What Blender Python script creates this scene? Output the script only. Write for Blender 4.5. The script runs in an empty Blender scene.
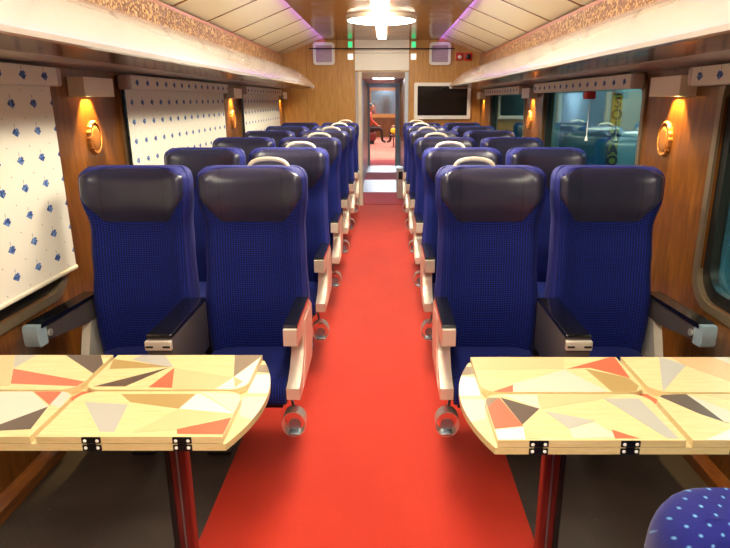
import bpy, math, random
from mathutils import Vector, Matrix
random.seed(7)
COL = bpy.context.scene.collection
SC = bpy.context.scene
CX = -0.055            # centre line of the carriage
HW = 1.365             # half width between the side walls
XL, XR = CX - HW, CX + HW
EYE = 1.47
YB, YE = -1.7, 8.69    # wall behind the camera, bulkhead
TOPC = 2.25
# ------------------------------------------------------------------ materials
def lin(h):
    h = h.lstrip('#'); r = []
    for i in (0, 2, 4):
        c = int(h[i:i+2], 16) / 255
        r.append(c / 12.92 if c <= .04045 else ((c + .055) / 1.055) ** 2.4)
    return (*r, 1)
class NT:
    def __init__(s, name):
        s.m = bpy.data.materials.new(name); s.m.use_nodes = True
        s.n = s.m.node_tree.nodes; s.l = s.m.node_tree.links
        s.p = s.n['Principled BSDF']
    def node(s, t, **k):
        n = s.n.new(t)
        for a, b in k.items(): setattr(n, a, b)
        return n
    def put(s, sock, v):
        if isinstance(v, bpy.types.NodeSocket): s.l.new(v, sock)
        elif v is not None: sock.default_value = v
    def math(s, op, a, b=None, c=None):
        n = s.node('ShaderNodeMath', operation=op)
        for i, v in enumerate((a, b, c)):
            if v is not None: s.put(n.inputs[i], v)
        return n.outputs[0]
    def xyz(s, scale=(1, 1, 1), loc=(0, 0, 0)):
        tc = s.node('ShaderNodeTexCoord'); mp = s.node('ShaderNodeMapping')
        mp.inputs['Scale'].default_value = scale; mp.inputs['Location'].default_value = loc
        s.l.new(tc.outputs['Object'], mp.inputs[0]); return mp.outputs[0]
    def sep(s, v):
        n = s.node('ShaderNodeSeparateXYZ'); s.l.new(v, n.inputs[0]); return n.outputs
    def noise(s, vec, scale, detail=4, rough=.5, dist=0):
        n = s.node('ShaderNodeTexNoise'); s.l.new(vec, n.inputs['Vector'])
        n.inputs['Scale'].default_value = scale; n.inputs['Detail'].default_value = detail
        n.inputs['Roughness'].default_value = rough; n.inputs['Distortion'].default_value = dist
        return n.outputs[0]
    def ramp(s, f, stops):
        n = s.node('ShaderNodeValToRGB'); s.l.new(f, n.inputs[0]); e = n.color_ramp.elements
        while len(e) < len(stops): e.new(.5)
        for i, (p, c) in enumerate(stops): e[i].position = p; e[i].color = c
        return n.outputs[0]
    def mix(s, f, a, b):
        n = s.node('ShaderNodeMix', data_type='RGBA')
        s.put(n.inputs[0], f); s.put(n.inputs[6], a); s.put(n.inputs[7], b); return n.outputs[2]
    def bump(s, h, strength=.3, dist=.01):
        n = s.node('ShaderNodeBump'); n.inputs['Strength'].default_value = strength
        n.inputs['Distance'].default_value = dist; s.l.new(h, n.inputs['Height'])
        s.l.new(n.outputs[0], s.p.inputs['Normal'])
    def set(s, **k):
        for a, v in k.items(): s.put(s.p.inputs[{'col': 'Base Color', 'rough': 'Roughness', 'metal': 'Metallic',
            'spec': 'Specular IOR Level', 'coat': 'Coat Weight', 'coatr': 'Coat Roughness', 'sheen': 'Sheen Weight',
            'ecol': 'Emission Color', 'e': 'Emission Strength', 'alpha': 'Alpha', 'trans': 'Transmission Weight', 'ior': 'IOR'}[a]], v)
        return s.m
def plain(name, col, rough=.5, metal=0, spec=.5, var=.06, nscale=30, coat=0):
    t = NT(name); c = lin(col)
    n = t.noise(t.xyz(), nscale, 3)
    d = tuple(x * (1 - var) for x in c[:3]) + (1,); b = tuple(min(1, x * (1 + var)) for x in c[:3]) + (1,)
    t.set(col=t.ramp(n, [(.3, d), (.7, b)]), rough=rough, metal=metal, spec=spec, coat=coat, coatr=.1)
    return t.m
def glow(name, col, strength):
    t = NT(name); t.set(col=(.02, .02, .02, 1), ecol=lin(col), e=strength); return t.m
def wood(name, dark, mid, light, scale=(9, 9, .8), rough=.32, coat=.3, seams=0):
    t = NT(name); v = t.xyz(scale)
    n1 = t.noise(v, 4.5, 8, .62, 1.2); n2 = t.noise(t.xyz((scale[0]*9, scale[1]*9, scale[2]*2.2)), 4, 3, .6)
    f = t.math('ADD', t.math('MULTIPLY', n1, .72), t.math('MULTIPLY', n2, .28))
    c = t.ramp(f, [(.32, lin(dark)), (.5, lin(mid)), (.68, lin(light))])
    if seams:
        x = t.sep(t.xyz())[0]
        m = t.math('LESS_THAN', t.math('ABSOLUTE', t.math('SUBTRACT', t.math('FRACT', t.math('DIVIDE', t.math('ADD', x, 10.12), seams)), .5)), .004)
        c = t.mix(m, c, lin('#5a2c0c'))
    t.set(col=c, rough=rough, coat=coat, coatr=.15); t.bump(n2, .06, .002); return t.m
MT = {}
MT['wall_wood'] = wood('warm brown wall veneer', '#472508', '#6b3e10', '#8a571c')
MT['end_wood'] = wood('honey bulkhead veneer', '#a9743a', '#be8a44', '#d09e58', seams=.42)
MT['trim_wood'] = wood('skirting wood', '#5b2f12', '#7e4a20', '#93602f', scale=(9, .8, 9))
MT['maroon'] = wood('maroon leg wood', '#3a0f0e', '#5e1a17', '#7a2a24', scale=(20, 20, 1))
MT['cream'] = plain('cream moulded plastic', '#e3d8c4', .3, spec=.5, var=.02)
MT['rack'] = plain('glossy cream rack enamel', '#c9bfb7', .14, var=.015, coat=.6)
MT['rackmetal'] = plain('brushed bronze underside', '#a08a78', .2, metal=.85, var=.05)
MT['ledge'] = plain('pale ledge enamel', '#dccfc2', .22, var=.03, coat=.4)
MT['mauve_grey'] = plain('mauve grey enamel', '#b8a8a0', .35, var=.03)
MT['armcream'] = plain('polished champagne armrest metal', '#e6dccb', .3, metal=.45, var=.03)
MT['armgrey'] = plain('grey brown arm plastic', '#4c4443', .42, var=.06)
MT['blackpad'] = plain('black glossy arm pad', '#0f0e10', .18, coat=.5)
MT['capblue'] = plain('pale steel blue end cap', '#9fb4be', .25, metal=.3)
MT['chrome'] = plain('brushed chrome', '#ddd6cc', .3, metal=.75, var=.04)
MT['steel'] = plain('satin steel', '#9aa2ac', .3, metal=.8, var=.05)
MT['dark_metal'] = plain('dark metal', '#2b2a2c', .45, metal=.5)
MT['shell'] = plain('dark grey seat shell', '#2a2a33', .5)
MT['bluerim'] = plain('royal blue edging fabric', '#191e70', .75, var=.2, nscale=400)
MT['white'] = plain('white plastic', '#efece6', .35, var=.02)
MT['vwall'] = plain('pale blue grey vestibule lining', '#c6cedb', .3, var=.03)
MT['headwhite'] = plain('cream white panel laminate', '#fbf6ec', .3, var=.01)
MT['lilac'] = plain('pale lilac grille', '#cdb8cc', .5, var=.04)
MT['redbox'] = plain('red plastic', '#c42417', .4)
MT['black'] = plain('black plastic', '#0c0c0e', .3)
MT['bezel'] = plain('bronze window bezel', '#8b7a63', .3, metal=.5)
MT['gasket'] = plain('black rubber gasket', '#0d1110', .5)
MT['medal'] = plain('gilded wood', '#a8692f', .4, metal=.1, var=.2, nscale=60)
MT['table'] = wood('pale maple', '#cdb27c', '#d7c08c', '#dfcca0', scale=(2, 30, 30), rough=.38, coat=.15)
for k, c in dict(grey='#aba8a0', olive='#a68a55', white='#f1e6cc', mauve='#c9bcb0', peach='#e5b283', red='#cf6245', dark='#57473d',
                 taupe='#8a7763', tan='#cfa878', pale='#c7c1b0').items():
    MT['in_' + k] = wood('inlay veneer ' + k, c, c, c, scale=(2, 30, 30), rough=.38, coat=.15)
def carpet(name, a, b):
    t = NT(name); n = t.noise(t.xyz(), 500, 2); n2 = t.noise(t.xyz((1, .5, 1)), 3, 3)
    f = t.math('ADD', t.math('MULTIPLY', n, .5), t.math('MULTIPLY', n2, .5))
    t.set(col=t.ramp(f, [(.35, lin(a)), (.65, lin(b))]), rough=.85, sheen=.2, spec=.2); t.bump(n, .3, .003); return t.m
MT['carpet'] = carpet('red carpet pile', '#b02410', '#c43018')
MT['carpet2'] = carpet('crimson carpet pile', '#b01826', '#c42434')
MT['pinkcarpet'] = carpet('pink carpet pile', '#c4705c', '#d4846c')
def floor_mat():
    t = NT('speckled dark rubber floor'); v = t.xyz()
    n = t.noise(v, 160, 2); n2 = t.noise(v, 4, 4)
    c = t.ramp(n2, [(.3, lin('#3b322d')), (.7, lin('#4c423b'))])
    sp = t.math('GREATER_THAN', n, .73)
    t.set(col=t.mix(sp, c, lin('#a09686')), rough=.55, spec=.3); return t.m
MT['floor'] = floor_mat()
def seat_mat(name, grid=.0105, a='#040726', b='#182c98', w=.3):
    t = NT(name); o = t.sep(t.xyz())
    def g(s): return t.math('LESS_THAN', t.math('FRACT', t.math('DIVIDE', t.math('ADD', s, 5), grid)), w)
    zz = t.math('ADD', o[2], o[1])
    m = t.math('MAXIMUM', g(o[0]), g(zz)); n = t.noise(t.xyz(), 300, 2)
    c = t.mix(t.math('MULTIPLY', m, t.math('ADD', .35, t.math('MULTIPLY', n, .6))), lin(a), lin(b))
    t.set(col=c, rough=.8, sheen=.03, spec=.2); t.bump(n, .2, .002); return t.m
MT['fabric'] = seat_mat('navy checked seat fabric')
def leather():
    t = NT('dark aubergine leather'); o = t.sep(t.xyz())
    s = t.math('LESS_THAN', t.math('ABSOLUTE', t.math('SUBTRACT', t.math('ABSOLUTE', o[0]), .128)), .0016)
    n = t.noise(t.xyz(), 5, 4); n2 = t.noise(t.xyz(), 260, 3)
    t.set(col=t.mix(s, t.ramp(n, [(.3, lin('#1f2036')), (.7, lin('#2c2b42'))]), lin('#0d0b10')), rough=.33, spec=.55)
    t.bump(n2, .12, .002); return t.m
MT['leather'] = leather()
def dots():
    t = NT('royal blue fabric with pale dots'); o = t.sep(t.xyz())
    P = .022
    z = t.math('DIVIDE', t.math('ADD', t.math('ADD', o[2], o[1]), 5), P * .8)
    row = t.math('FLOOR', z)
    x = t.math('ADD', t.math('DIVIDE', t.math('ADD', o[0], 5), P), t.math('MULTIPLY', row, .38))
    fx = t.math('MULTIPLY', t.math('SUBTRACT', t.math('FRACT', x), .5), P * 1.5); fz = t.math('MULTIPLY', t.math('SUBTRACT', t.math('FRACT', z), .5), P * .8)
    d = t.math('SQRT', t.math('ADD', t.math('MULTIPLY', fx, fx), t.math('MULTIPLY', fz, fz)))
    m = t.ramp(d, [(.0018, (1, 1, 1, 1)), (.0031, (0, 0, 0, 1))])
    n = t.noise(t.xyz(), 300, 2)
    t.set(col=t.mix(m, lin('#12145c'), lin('#5f93c4')), rough=.85, sheen=.08, spec=.2); t.bump(n, .2, .002); return t.m
MT['dots'] = dots()
def blind(name, base, z0, pz, py, py0):
    # sprig motif repeated on the cloth; y = along the wall, z = up
    t = NT(name); o = t.sep(t.xyz())
    def fr(s, off, p): return t.math('MULTIPLY', t.math('SUBTRACT', t.math('FRACT', t.math('DIVIDE', t.math('ADD', s, off), p)), .5), p)
    def diamond(offy, offz, r, sk=.5):
        a = fr(o[1], offy, py); b = fr(o[2], offz, pz)
        a = t.math('ADD', a, t.math('MULTIPLY', b, sk))
        return t.math('LESS_THAN', t.math('ADD', t.math('ABSOLUTE', a), t.math('MULTIPLY', t.math('ABSOLUTE', b), .8)), r)
    def motif(offy, offz, ra, rb):
        a = fr(o[1], offy, py); b = fr(o[2], offz, pz); a = t.math('ADD', a, t.math('MULTIPLY', b, .35))
        return t.math('LESS_THAN', t.math('ADD', t.math('DIVIDE', t.math('ABSOLUTE', a), ra), t.math('DIVIDE', t.math('ABSOLUTE', b), rb)), 1)
    d1 = motif(10 * py - py0, 10 * pz - z0, .025, .017)
    d2 = motif(10 * py - py0 - .010, 10 * pz - z0 - .010, .012, .008)
    a = fr(o[1], 10 * py - py0 + .004, py); b = fr(o[2], 10 * pz - z0 - .027, pz)
    st = t.math('MULTIPLY', t.math('LESS_THAN', t.math('ABSOLUTE', a), .0015), t.math('LESS_THAN', t.math('ABSOLUTE', b), .007))
    g = diamond(10 * py - py0 + py / 2, 10 * pz - z0 + pz / 2, .004)
    n = t.noise(t.xyz(), 200, 2)
    c = t.ramp(n, [(.3, lin(base)), (.7, tuple(x * 1.03 for x in lin(base)[:3]) + (1,))])
    c = t.mix(g, c, lin('#a8a294')); c = t.mix(st, c, lin('#66708c'))
    c = t.mix(t.math('MAXIMUM', d1, d2), c, t.ramp(t.noise(t.xyz(), 90, 2), [(.4, lin('#27407e')), (.62, lin('#6f8dc0'))]))
    t.set(col=c, rough=.8, spec=.2); return t.m
MT['blind'] = blind('cream sprig blind cloth', '#dfd9cc', .052, .104, .145, .03)
MT['pelmet'] = blind('cream sprig pelmet cloth', '#e6dfd0', .209, .3, .148, .03)
def carved():
    t = NT('carved gilt cornice'); o = t.sep(t.xyz()); v = t.xyz((1, 1, 1.25))
    vo = t.node('ShaderNodeTexVoronoi', feature='F1'); t.l.new(v, vo.inputs['Vector']); vo.inputs['Scale'].default_value = 23
    d = t.math('SINE', t.math('MULTIPLY', vo.outputs['Distance'], 11))
    n = t.noise(t.xyz(), 55, 3, .6, 1.5)
    f = t.math('ADD', t.math('MULTIPLY', t.math('ADD', t.math('MULTIPLY', d, .5), .5), .6), t.math('MULTIPLY', n, .4))
    edge = t.math('GREATER_THAN', t.math('ABSOLUTE', t.math('SUBTRACT', o[2], 1.9725)), .058)
    c = t.ramp(f, [(.3, lin('#7a4a1a')), (.5, lin('#a06c2e')), (.8, lin('#d2ac6a'))])
    t.set(col=t.mix(edge, c, lin('#a9652c')), rough=.35, metal=.1)
    t.bump(t.math('MULTIPLY', f, t.math('SUBTRACT', 1, edge)), .8, .012); return t.m
MT['carved'] = carved()
def slat():
    t = NT('cream ceiling panels'); o = t.sep(t.xyz())
    m = t.math('LESS_THAN', t.math('FRACT', t.math('DIVIDE', t.math('ADD', o[1], 10.15), .8)), .055)
    t.set(col=t.mix(m, lin('#fffbd8'), lin('#8a5a26')), rough=.25, spec=.5); return t.m
MT['slat'] = slat()
def bronze_ceiling():
    t = NT('bronze mirror ceiling'); n = t.noise(t.xyz((1, .6, 1)), 2.2, 3)
    t.set(col=t.ramp(n, [(.35, lin('#8f6238')), (.65, lin('#a87549'))]), rough=.17, metal=.8); t.bump(t.noise(t.xyz((1, .5, 1)), 3, 2), .25, .05); return t.m
MT['bronze'] = bronze_ceiling()
def glass(name, tint, refl, rcol):
    t = NT(name); t.n.remove(t.p)
    tr = t.node('ShaderNodeBsdfTransparent'); tr.inputs[0].default_value = tint
    gl = t.node('ShaderNodeBsdfGlossy'); gl.inputs['Color'].default_value = rcol; gl.inputs['Roughness'].default_value = .015
    mx = t.node('ShaderNodeMixShader'); mx.inputs[0].default_value = refl
    t.l.new(tr.outputs[0], mx.inputs[1]); t.l.new(gl.outputs[0], mx.inputs[2])
    t.l.new(mx.outputs[0], t.n['Material Output'].inputs[0]); return t.m
MT['glass'] = glass('tinted coated window glass', (.75, .95, .97, 1), .36, (.72, 1, 1, 1))
def screen():
    t = NT('dark glossy television screen'); t.set(col=(.012, .009, .008, 1), rough=.12, spec=.6); return t.m
MT['screen'] = screen()
MT['e_strip'] = glow('warm white lamp diffuser', '#fff6dc', 24)
MT['e_ring'] = glow('round lamp diffuser', '#fff6dc', 40)
MT['e_sconce'] = glow('amber sconce lamp', '#ffb040', 40)
MT['e_purple'] = glow('violet cove strip', '#b060ff', 7)
MT['e_green'] = glow('green indicator lens', '#40e890', 1.0)
MT['e_white'] = glow('glowing white plate', '#fff8ec', 1.2)
MT['e_vest'] = glow('vestibule lamp diffuser', '#eef4ff', 26)
MT['e_cyan'] = glow('added cyan light', '#9fe8f0', 50)
MT['plate'] = plain('ribbed silver threshold', '#70767e', .4, metal=.4)
MT['e_cove'] = glow('warm white cove tube', '#fff0d4', 2.2)
MT['yellow'] = plain('yellow sign board', '#f2c834', .5)
MT['concrete'] = plain('platform concrete', '#6f7c7e', .8, nscale=6, var=.2)
MT['teal_wall'] = plain('teal painted platform wall', '#4f8890', .7, nscale=3, var=.15)
MT['skin'] = plain('skin', '#b07a5a', .6)
MT['redcloth'] = plain('red and gold patterned cloth', '#b0442c', .8, var=.5, nscale=25)
MT['darkcloth'] = plain('dark trousers cloth', '#33211f', .8)
MT['maroncloth'] = plain('maroon cloth', '#6a201c', .8)
MT['hair'] = plain('black hair', '#15100e', .6)
MT['flower'] = plain('yellow blossom', '#e4c52c', .6)
MT['mirror'] = plain('pale blue mirror glass', '#b9cdd6', .08, metal=.9, var=.1, nscale=3)
# ------------------------------------------------------------------ mesh builder
class B:
    def __init__(s): s.v = []; s.f = []; s.m = []; s.sm = []
    def add(s, vs, fs, mi=0, smooth=False):
        o = len(s.v); s.v += [tuple(v) for v in vs]
        s.f += [tuple(i + o for i in f) for f in fs]
        s.m += (mi if isinstance(mi, list) else [mi] * len(fs)); s.sm += [smooth] * len(fs); return s
    def box(s, x0, x1, y0, y1, z0, z1, mi=0):
        if x0 > x1: x0, x1 = x1, x0
        if y0 > y1: y0, y1 = y1, y0
        v = [(x, y, z) for z in (z0, z1) for x, y in ((x0, y0), (x1, y0), (x1, y1), (x0, y1))]
        return s.add(v, [(0, 3, 2, 1), (4, 5, 6, 7), (0, 1, 5, 4), (1, 2, 6, 5), (2, 3, 7, 6), (3, 0, 4, 7)], mi)
    def rbox(s, x0, x1, y0, y1, z0, z1, r=.01, n=3, mi=0, axis='z'):
        # box with rounded vertical (axis) edges and softened rims
        if x0 > x1: x0, x1 = x1, x0
        if axis == 'z': A0, A1, B0, B1, C0, C1 = x0, x1, y0, y1, z0, z1; f = lambda a, b, c: (a, b, c)
        elif axis == 'y': A0, A1, B0, B1, C0, C1 = z0, z1, x0, x1, y0, y1; f = lambda a, b, c: (b, c, a)
        else: A0, A1, B0, B1, C0, C1 = y0, y1, z0, z1, x0, x1; f = lambda a, b, c: (c, a, b)
        r = min(r, (A1 - A0) * .49, (B1 - B0) * .49, (C1 - C0) * .49); rings = []
        for k in range(2 * n + 2):
            if k <= n: t = k / n * math.pi / 2; ins = r * (1 - math.sin(t)); c = C0 + r * (1 - math.cos(t))
            else: t = (k - n - 1) / n * math.pi / 2; ins = r * (1 - math.cos(t)); c = C1 - r * (1 - math.sin(t))
            rings.append([f(a, b, c) for a, b in rrect(A0 + ins, A1 - ins, B0 + ins, B1 - ins, max(r - ins * .6, .0004), n)])
        return s.loft(rings, True, True, mi, True)
    def loft(s, rings, closed=True, cap=True, mi=0, smooth=True):
        n = len(rings[0]); v = [p for r in rings for p in r]; f = []; ml = []
        for i in range(len(rings) - 1):
            for j in range(n if closed else n - 1):
                k = (j + 1) % n; f.append((i*n + j, i*n + k, (i+1)*n + k, (i+1)*n + j))
        if cap: f.append(tuple(reversed(range(n)))); f.append(tuple((len(rings)-1)*n + j for j in range(n)))
        return s.add(v, f, mi, smooth)
    def prism(s, poly, axis, a, b, mi=0, smooth=False):
        def f(p, c): return {'x': (c, p[0], p[1]), 'y': (p[0], c, p[1]), 'z': (p[0], p[1], c)}[axis]
        n = len(poly); v = [f(p, a) for p in poly] + [f(p, b) for p in poly]
        fs = [(i, (i+1) % n, n + (i+1) % n, n + i) for i in range(n)]
        return s.add(v, fs + [tuple(reversed(range(n))), tuple(range(n, 2*n))], mi, smooth)
    def tube(s, pts, r, n=8, closed=False, mi=0, flat=1):
        P = [Vector(p) for p in pts]; rings = []; up = None
        for i, p in enumerate(P):
            if closed: d = P[(i+1) % len(P)] - P[i-1]
            else: d = P[min(i+1, len(P)-1)] - P[max(i-1, 0)]
            d.normalize()
            if up is None:
                up = Vector((0, 0, 1)) if abs(d.z) < .9 else Vector((0, 1, 0))
            u = (up - d * up.dot(d)).normalized(); w = d.cross(u); up = u
            rr = r[i] if isinstance(r, (list, tuple)) else r
            rings.append([p + u * rr * math.cos(a) + w * rr * flat * math.sin(a) for a in [2*math.pi*k/n for k in range(n)]])
        if closed: rings.append(rings[0]); return s.loft(rings, True, False, mi)
        return s.loft(rings, True, True, mi)
    def lathe(s, prof, c=(0, 0, 0), n=32, mi=0, axis='z', sy=1):
        rings = []
        for r, h in prof:
            ring = []
            for k in range(n):
                a = 2*math.pi*k/n; p = (r*math.cos(a), r*math.sin(a)*sy, h)
                if axis == 'y': p = (p[0], p[2], p[1])
                if axis == 'x': p = (p[2], p[0], p[1])
                ring.append((p[0]+c[0], p[1]+c[1], p[2]+c[2]))
            rings.append(ring)
        return s.loft(rings, True, True, mi)
    def ball(s, c, r, sc=(1, 1, 1), n=16, mi=0):
        rings = []
        for i in range(1, 10):
            t = math.pi * i / 10
            rings.append([(c[0]+r*sc[0]*math.sin(t)*math.cos(2*math.pi*k/n), c[1]+r*sc[1]*math.sin(t)*math.sin(2*math.pi*k/n), c[2]-r*sc[2]*math.cos(t)) for k in range(n)])
        return s.loft(rings, True, True, mi)
    def build(s, name, mats, parent=None, loc=None):
        me = bpy.data.meshes.new(name); me.from_pydata(s.v, [], s.f)
        if not isinstance(mats, (list, tuple)): mats = [mats]
        for k in mats: me.materials.append(MT[k])
        me.polygons.foreach_set('material_index', s.m); me.polygons.foreach_set('use_smooth', s.sm)
        import bmesh
        bm = bmesh.new(); bm.from_mesh(me)
        bmesh.ops.recalc_face_normals(bm, faces=bm.faces); bm.to_mesh(me); bm.free(); me.update()
        try: me.set_sharp_from_angle(angle=math.radians(42))
        except Exception: pass
        o = bpy.data.objects.new(name, me); COL.objects.link(o)
        if loc is not None: o.location = loc
        if parent is not None: o.parent = parent
        return o
def rrect(x0, x1, y0, y1, r, n=6, corners=(1, 1, 1, 1)):
    pts = []
    for i, (cx, cy, a0) in enumerate(((x1, y1, 0), (x0, y1, 90), (x0, y0, 180), (x1, y0, 270))):
        rr = r if corners[i] else .0005
        ox = cx - rr if cx == x1 else cx + rr; oy = cy - rr if cy == y1 else cy + rr
        for k in range(n + 1):
            a = math.radians(a0 + 90 * k / n); pts.append((ox + rr*math.cos(a), oy + rr*math.sin(a)))
    return pts
def ring_prism(b, outer, inner, axis, a0, a1, mi=0):
    def f(p, c): return {'x': (c, p[0], p[1]), 'y': (p[0], c, p[1]), 'z': (p[0], p[1], c)}[axis]
    R = [[f(p, a0) for p in outer], [f(p, a1) for p in outer], [f(p, a1) for p in inner], [f(p, a0) for p in inner]]
    R.append(R[0]); return b.loft(R, True, False, mi, False)
def thing(name, label, cat, loc=(0, 0, 0), group=None):
    o = bpy.data.objects.new(name, None); COL.objects.link(o); o.location = loc; o.empty_display_size = .1
    return tag(o, label, cat, group)
def tag(o, label, cat, group=None, kind=None):
    o['label'] = label; o['category'] = cat
    if group: o['group'] = group
    if kind: o['kind'] = kind
    return o
def struct(o, label=None):
    o['kind'] = 'structure'
    if label: o['label'] = label
    return o
def copy_tree(o, parent=None):
    c = o.copy(); COL.objects.link(c)
    if parent is not None: c.parent = parent
    for ch in list(o.children): copy_tree(ch, c)
    return c
# ------------------------------------------------------------------ setting
W0, W1 = .68, 1.60                      # window hole heights
HOLES = {'left': [(.45, 2.53), (3.36, 5.32), (6.10, 8.02)], 'right': [(.45, 2.41), (3.17, 5.16), (5.86, 7.80)]}
struct(B().box(XL-.1, XR+.1, YB-.1, YE+.06, -.06, 0).build('floor', 'floor'), 'speckled dark rubber floor beside the red runner')
def side_wall(side):
    x0, x1 = (XL-.08, XL) if side == 'left' else (XR, XR+.08)
    b = B(); b.box(x0, x1, YB, YE, 0, W0); b.box(x0, x1, YB, YE, W1, 2.15)
    ys = [YB] + [v for h in HOLES[side] for v in h] + [YE]
    for i in range(0, len(ys), 2): b.box(x0, x1, ys[i], ys[i+1], W0, W1)
    struct(b.build('wall_' + side, 'wall_wood'), 'brown veneered wall with windows on the %s' % side)
    s = 1 if side == 'left' else -1; xi = XL if side == 'left' else XR
    struct(B().prism([(xi, 0), (xi + s*.035, 0), (xi + s*.035, .045), (xi, .075)], 'y', YB, YE).build('baseboard_' + side, 'trim_wood'))
    struct(B().prism([(xi + s*.0, 1.895), (xi + s*.03, 1.895), (xi + s*.03, 2.052), (xi + s*.025, 2.052), (xi + s*.025, 2.042), (xi, 2.042)], 'y', YB, YE).build('trim_1' if side == 'left' else 'trim_2', 'carved'), 'carved gilt cornice above the %s rack' % side)
    struct(B().prism([(xi, 2.062), (xi + s*.03, 2.066), (xi + s*.583, 2.285), (xi + s*.583, 2.31), (xi, 2.085)], 'y', YB, YE).build('ceiling', 'slat'), 'sloping cream ceiling panels on the %s' % side)
    for i, (a, c) in enumerate(HOLES[side]):
        n = i + 1 + (0 if side == 'left' else 3)
        wb = B(); xo = xi - s*.05
        ring_prism(wb, rrect(a-.036, c+.036, W0-.036, W1+.03, .14), rrect(a-.001, c+.001, W0-.001, W1-.001, .125), 'x', xi + s*.012, xi - s*.02)
        w = struct(wb.build('window_%d' % n, 'bezel'), 'train window number %d counting from the camera, %s side' % (i+1, side))
        g = B(); ring_prism(g, rrect(a-.001, c+.001, W0, W1, .13), rrect(a+.05, c-.05, W0+.05, W1-.045, .10), 'x', xi - s*.012, xi - s*.045); g.build('window_gasket', 'gasket', w)
        B().box(xi - s*.042, xi - s*.05, a+.03, c-.03, W0+.03, W1-.03).build('window_glass', 'glass', w)
side_wall('left'); side_wall('right')
struct(B().box(CX-.775, CX+.775, YB, YE, TOPC, TOPC+.03).build('ceiling', 'bronze'), 'flat mirror-like bronze middle of the ceiling')
DX0, DX1, DH = CX-.365, CX+.365, 1.84
b = B(); b.box(XL-.08, DX0, YE, YE+.06, 0, 2.3); b.box(DX1, XR+.08, YE, YE+.06, 0, 2.3); b.box(DX0, DX1, YE, YE+.06, DH, 2.3)
struct(b.build('wall_end', 'end_wood'), 'honey coloured bulkhead around the doorway')
struct(B().box(XL-.08, XR+.08, YB-.06, YB, 0, 2.3).build('wall_back', 'wall_wood'))
# violet cove strips
for s, n in ((-1, 'left'), (1, 'right')):
    x = CX + s*.777
    tag(B().box(x-.002, x+.002, YB+.05, YE-.02, TOPC+.004, TOPC+.026).build('cove_light', 'e_purple'), 'thin violet light strip hidden along the %s edge of the flat ceiling' % n, 'light strip', 'violet cove light strips')
# door frame: steel jambs, pole
d = B().box(DX0-.0, DX0+.05, YE-.03, YE+.09, 0, DH).box(DX1-.05, DX1, YE-.03, YE+.09, 0, DH).box(DX0+.05, DX1-.05, YE-.02, YE+.08, DH-.08, DH).build('door_1', 'vwall')
struct(d, 'steel lined doorway in the bulkhead')
tag(B().tube([(DX0+.055, YE-.045, .005), (DX0+.055, YE-.045, 1.84)], .036, 16).build('grab_pole', 'cream'), 'tall cream metal pole at the left of the doorway', 'pole')
struct(B().box(DX0+.05, DX1-.05, YE-.03, YE-.02, DH-.08, DH-.002).build('trim_3', 'trim_wood'))
hp = tag(B().box(CX-.37, CX+.37, YE-.035, YE, DH+.02, TOPC).build('door_header_panel', 'headwhite'), 'cream panel above the doorway', 'panel')
B().box(CX-.37, CX+.37, YE-.038, YE-.034, 2.08, 2.085).build('panel_seam', 'bezel', hp)
tag(B().tube([(CX-.98, YE-.1, 2.135), (CX+.98, YE-.1, 2.135)], .007, 8).build('ceiling_rod', 'dark_metal'), 'thin dark rod spanning the bulkhead just under the ceiling', 'rod')
for s, n in ((-1, 'left'), (1, 'right')):
    x = CX + s*.43
    g = thing('indicator_light', 'green indicator light %s of the cream panel above the door' % n, 'indicator light', (x, YE, 0), 'green indicator lights')
    B().rbox(-.034, .034, -.03, .0, 2.145, 2.235, .008, axis='y').build('housing', 'cream', g)
    B().rbox(-.028, .028, -.036, -.03, 2.155, 2.228, .003, axis='y').build('lens', 'e_green', g)
    g = thing('wall_plate', 'small white square plate under the %s green light' % n, 'wall plate', (x, YE, 0), 'white square plates')
    B().rbox(-.036, .036, -.02, 0, 2.0, 2.075, .008, axis='y').build('plate', 'e_white', g)  # plate face emits a weak white glow of its own
    # vents
    x = CX + s*.79 if s < 0 else CX + .79
    g = thing('vent_box', 'white framed square vent on the bulkhead, %s of the doorway' % n, 'vent', (x, YE, 0), 'square bulkhead vents')
    b = B(); ring_prism(b, rrect(-.145, .145, 1.93, 2.22, .04), rrect(-.11, .11, 1.965, 2.185, .02), 'y', -.045, 0); b.build('frame', 'white', g)
    b = B(); b.box(-.112, .112, -.012, 0, 1.963, 2.187)
    for k in range(9): b.prism([(-.03, 1.975 + k*.023), (-.012, 1.985 + k*.023), (-.012, 1.98 + k*.023), (-.03, 1.970 + k*.023)], 'x', -.11, .11)
    b.build('grille', 'lilac', g)
t = thing('television', 'black screen television in a white frame right of the doorway', 'television', (CX+.835, YE, 0))
b = B(); ring_prism(b, rrect(-.39, .39, 1.215, 1.70, .02), rrect(-.345, .345, 1.262, 1.655, .006), 'y', -.06, 0); b.build('frame', 'white', t)
B().box(-.346, .346, -.045, -.005, 1.261, 1.656).build('screen', 'screen', t)
t = thing('alarm_box', 'red alarm box with a white lamp on the bulkhead', 'alarm', (CX+1.055, YE, 0))
B().rbox(-.05, .05, -.04, 0, 1.99, 2.09, .008, axis='y').build('case', 'redbox', t)
B().lathe([(.001, 0), (.026, 0), (.024, -.02), (.001, -.028)], (0, -.04, 2.03), 20, axis='y').build('lamp', 'white', t)
t = thing('round_sounder', 'square red plate with a round black sounder beside the television top', 'alarm', (CX+1.175, YE, 0))
B().rbox(-.052, .052, -.03, 0, 1.985, 2.09, .008, axis='y').build('plate', 'redbox', t)
B().lathe([(.001, 0), (.037, 0), (.033, -.015), (.02, -.02), (.001, -.02)], (0, -.03, 2.037), 24, axis='y').build('sounder', 'black', t)
# carpet
tag(B().box(-.648, .514, YB+.02, YE-.02, 0, .005).build('carpet_runner', 'carpet'), 'long bright red carpet down the aisle between the seats', 'carpet')
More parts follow.
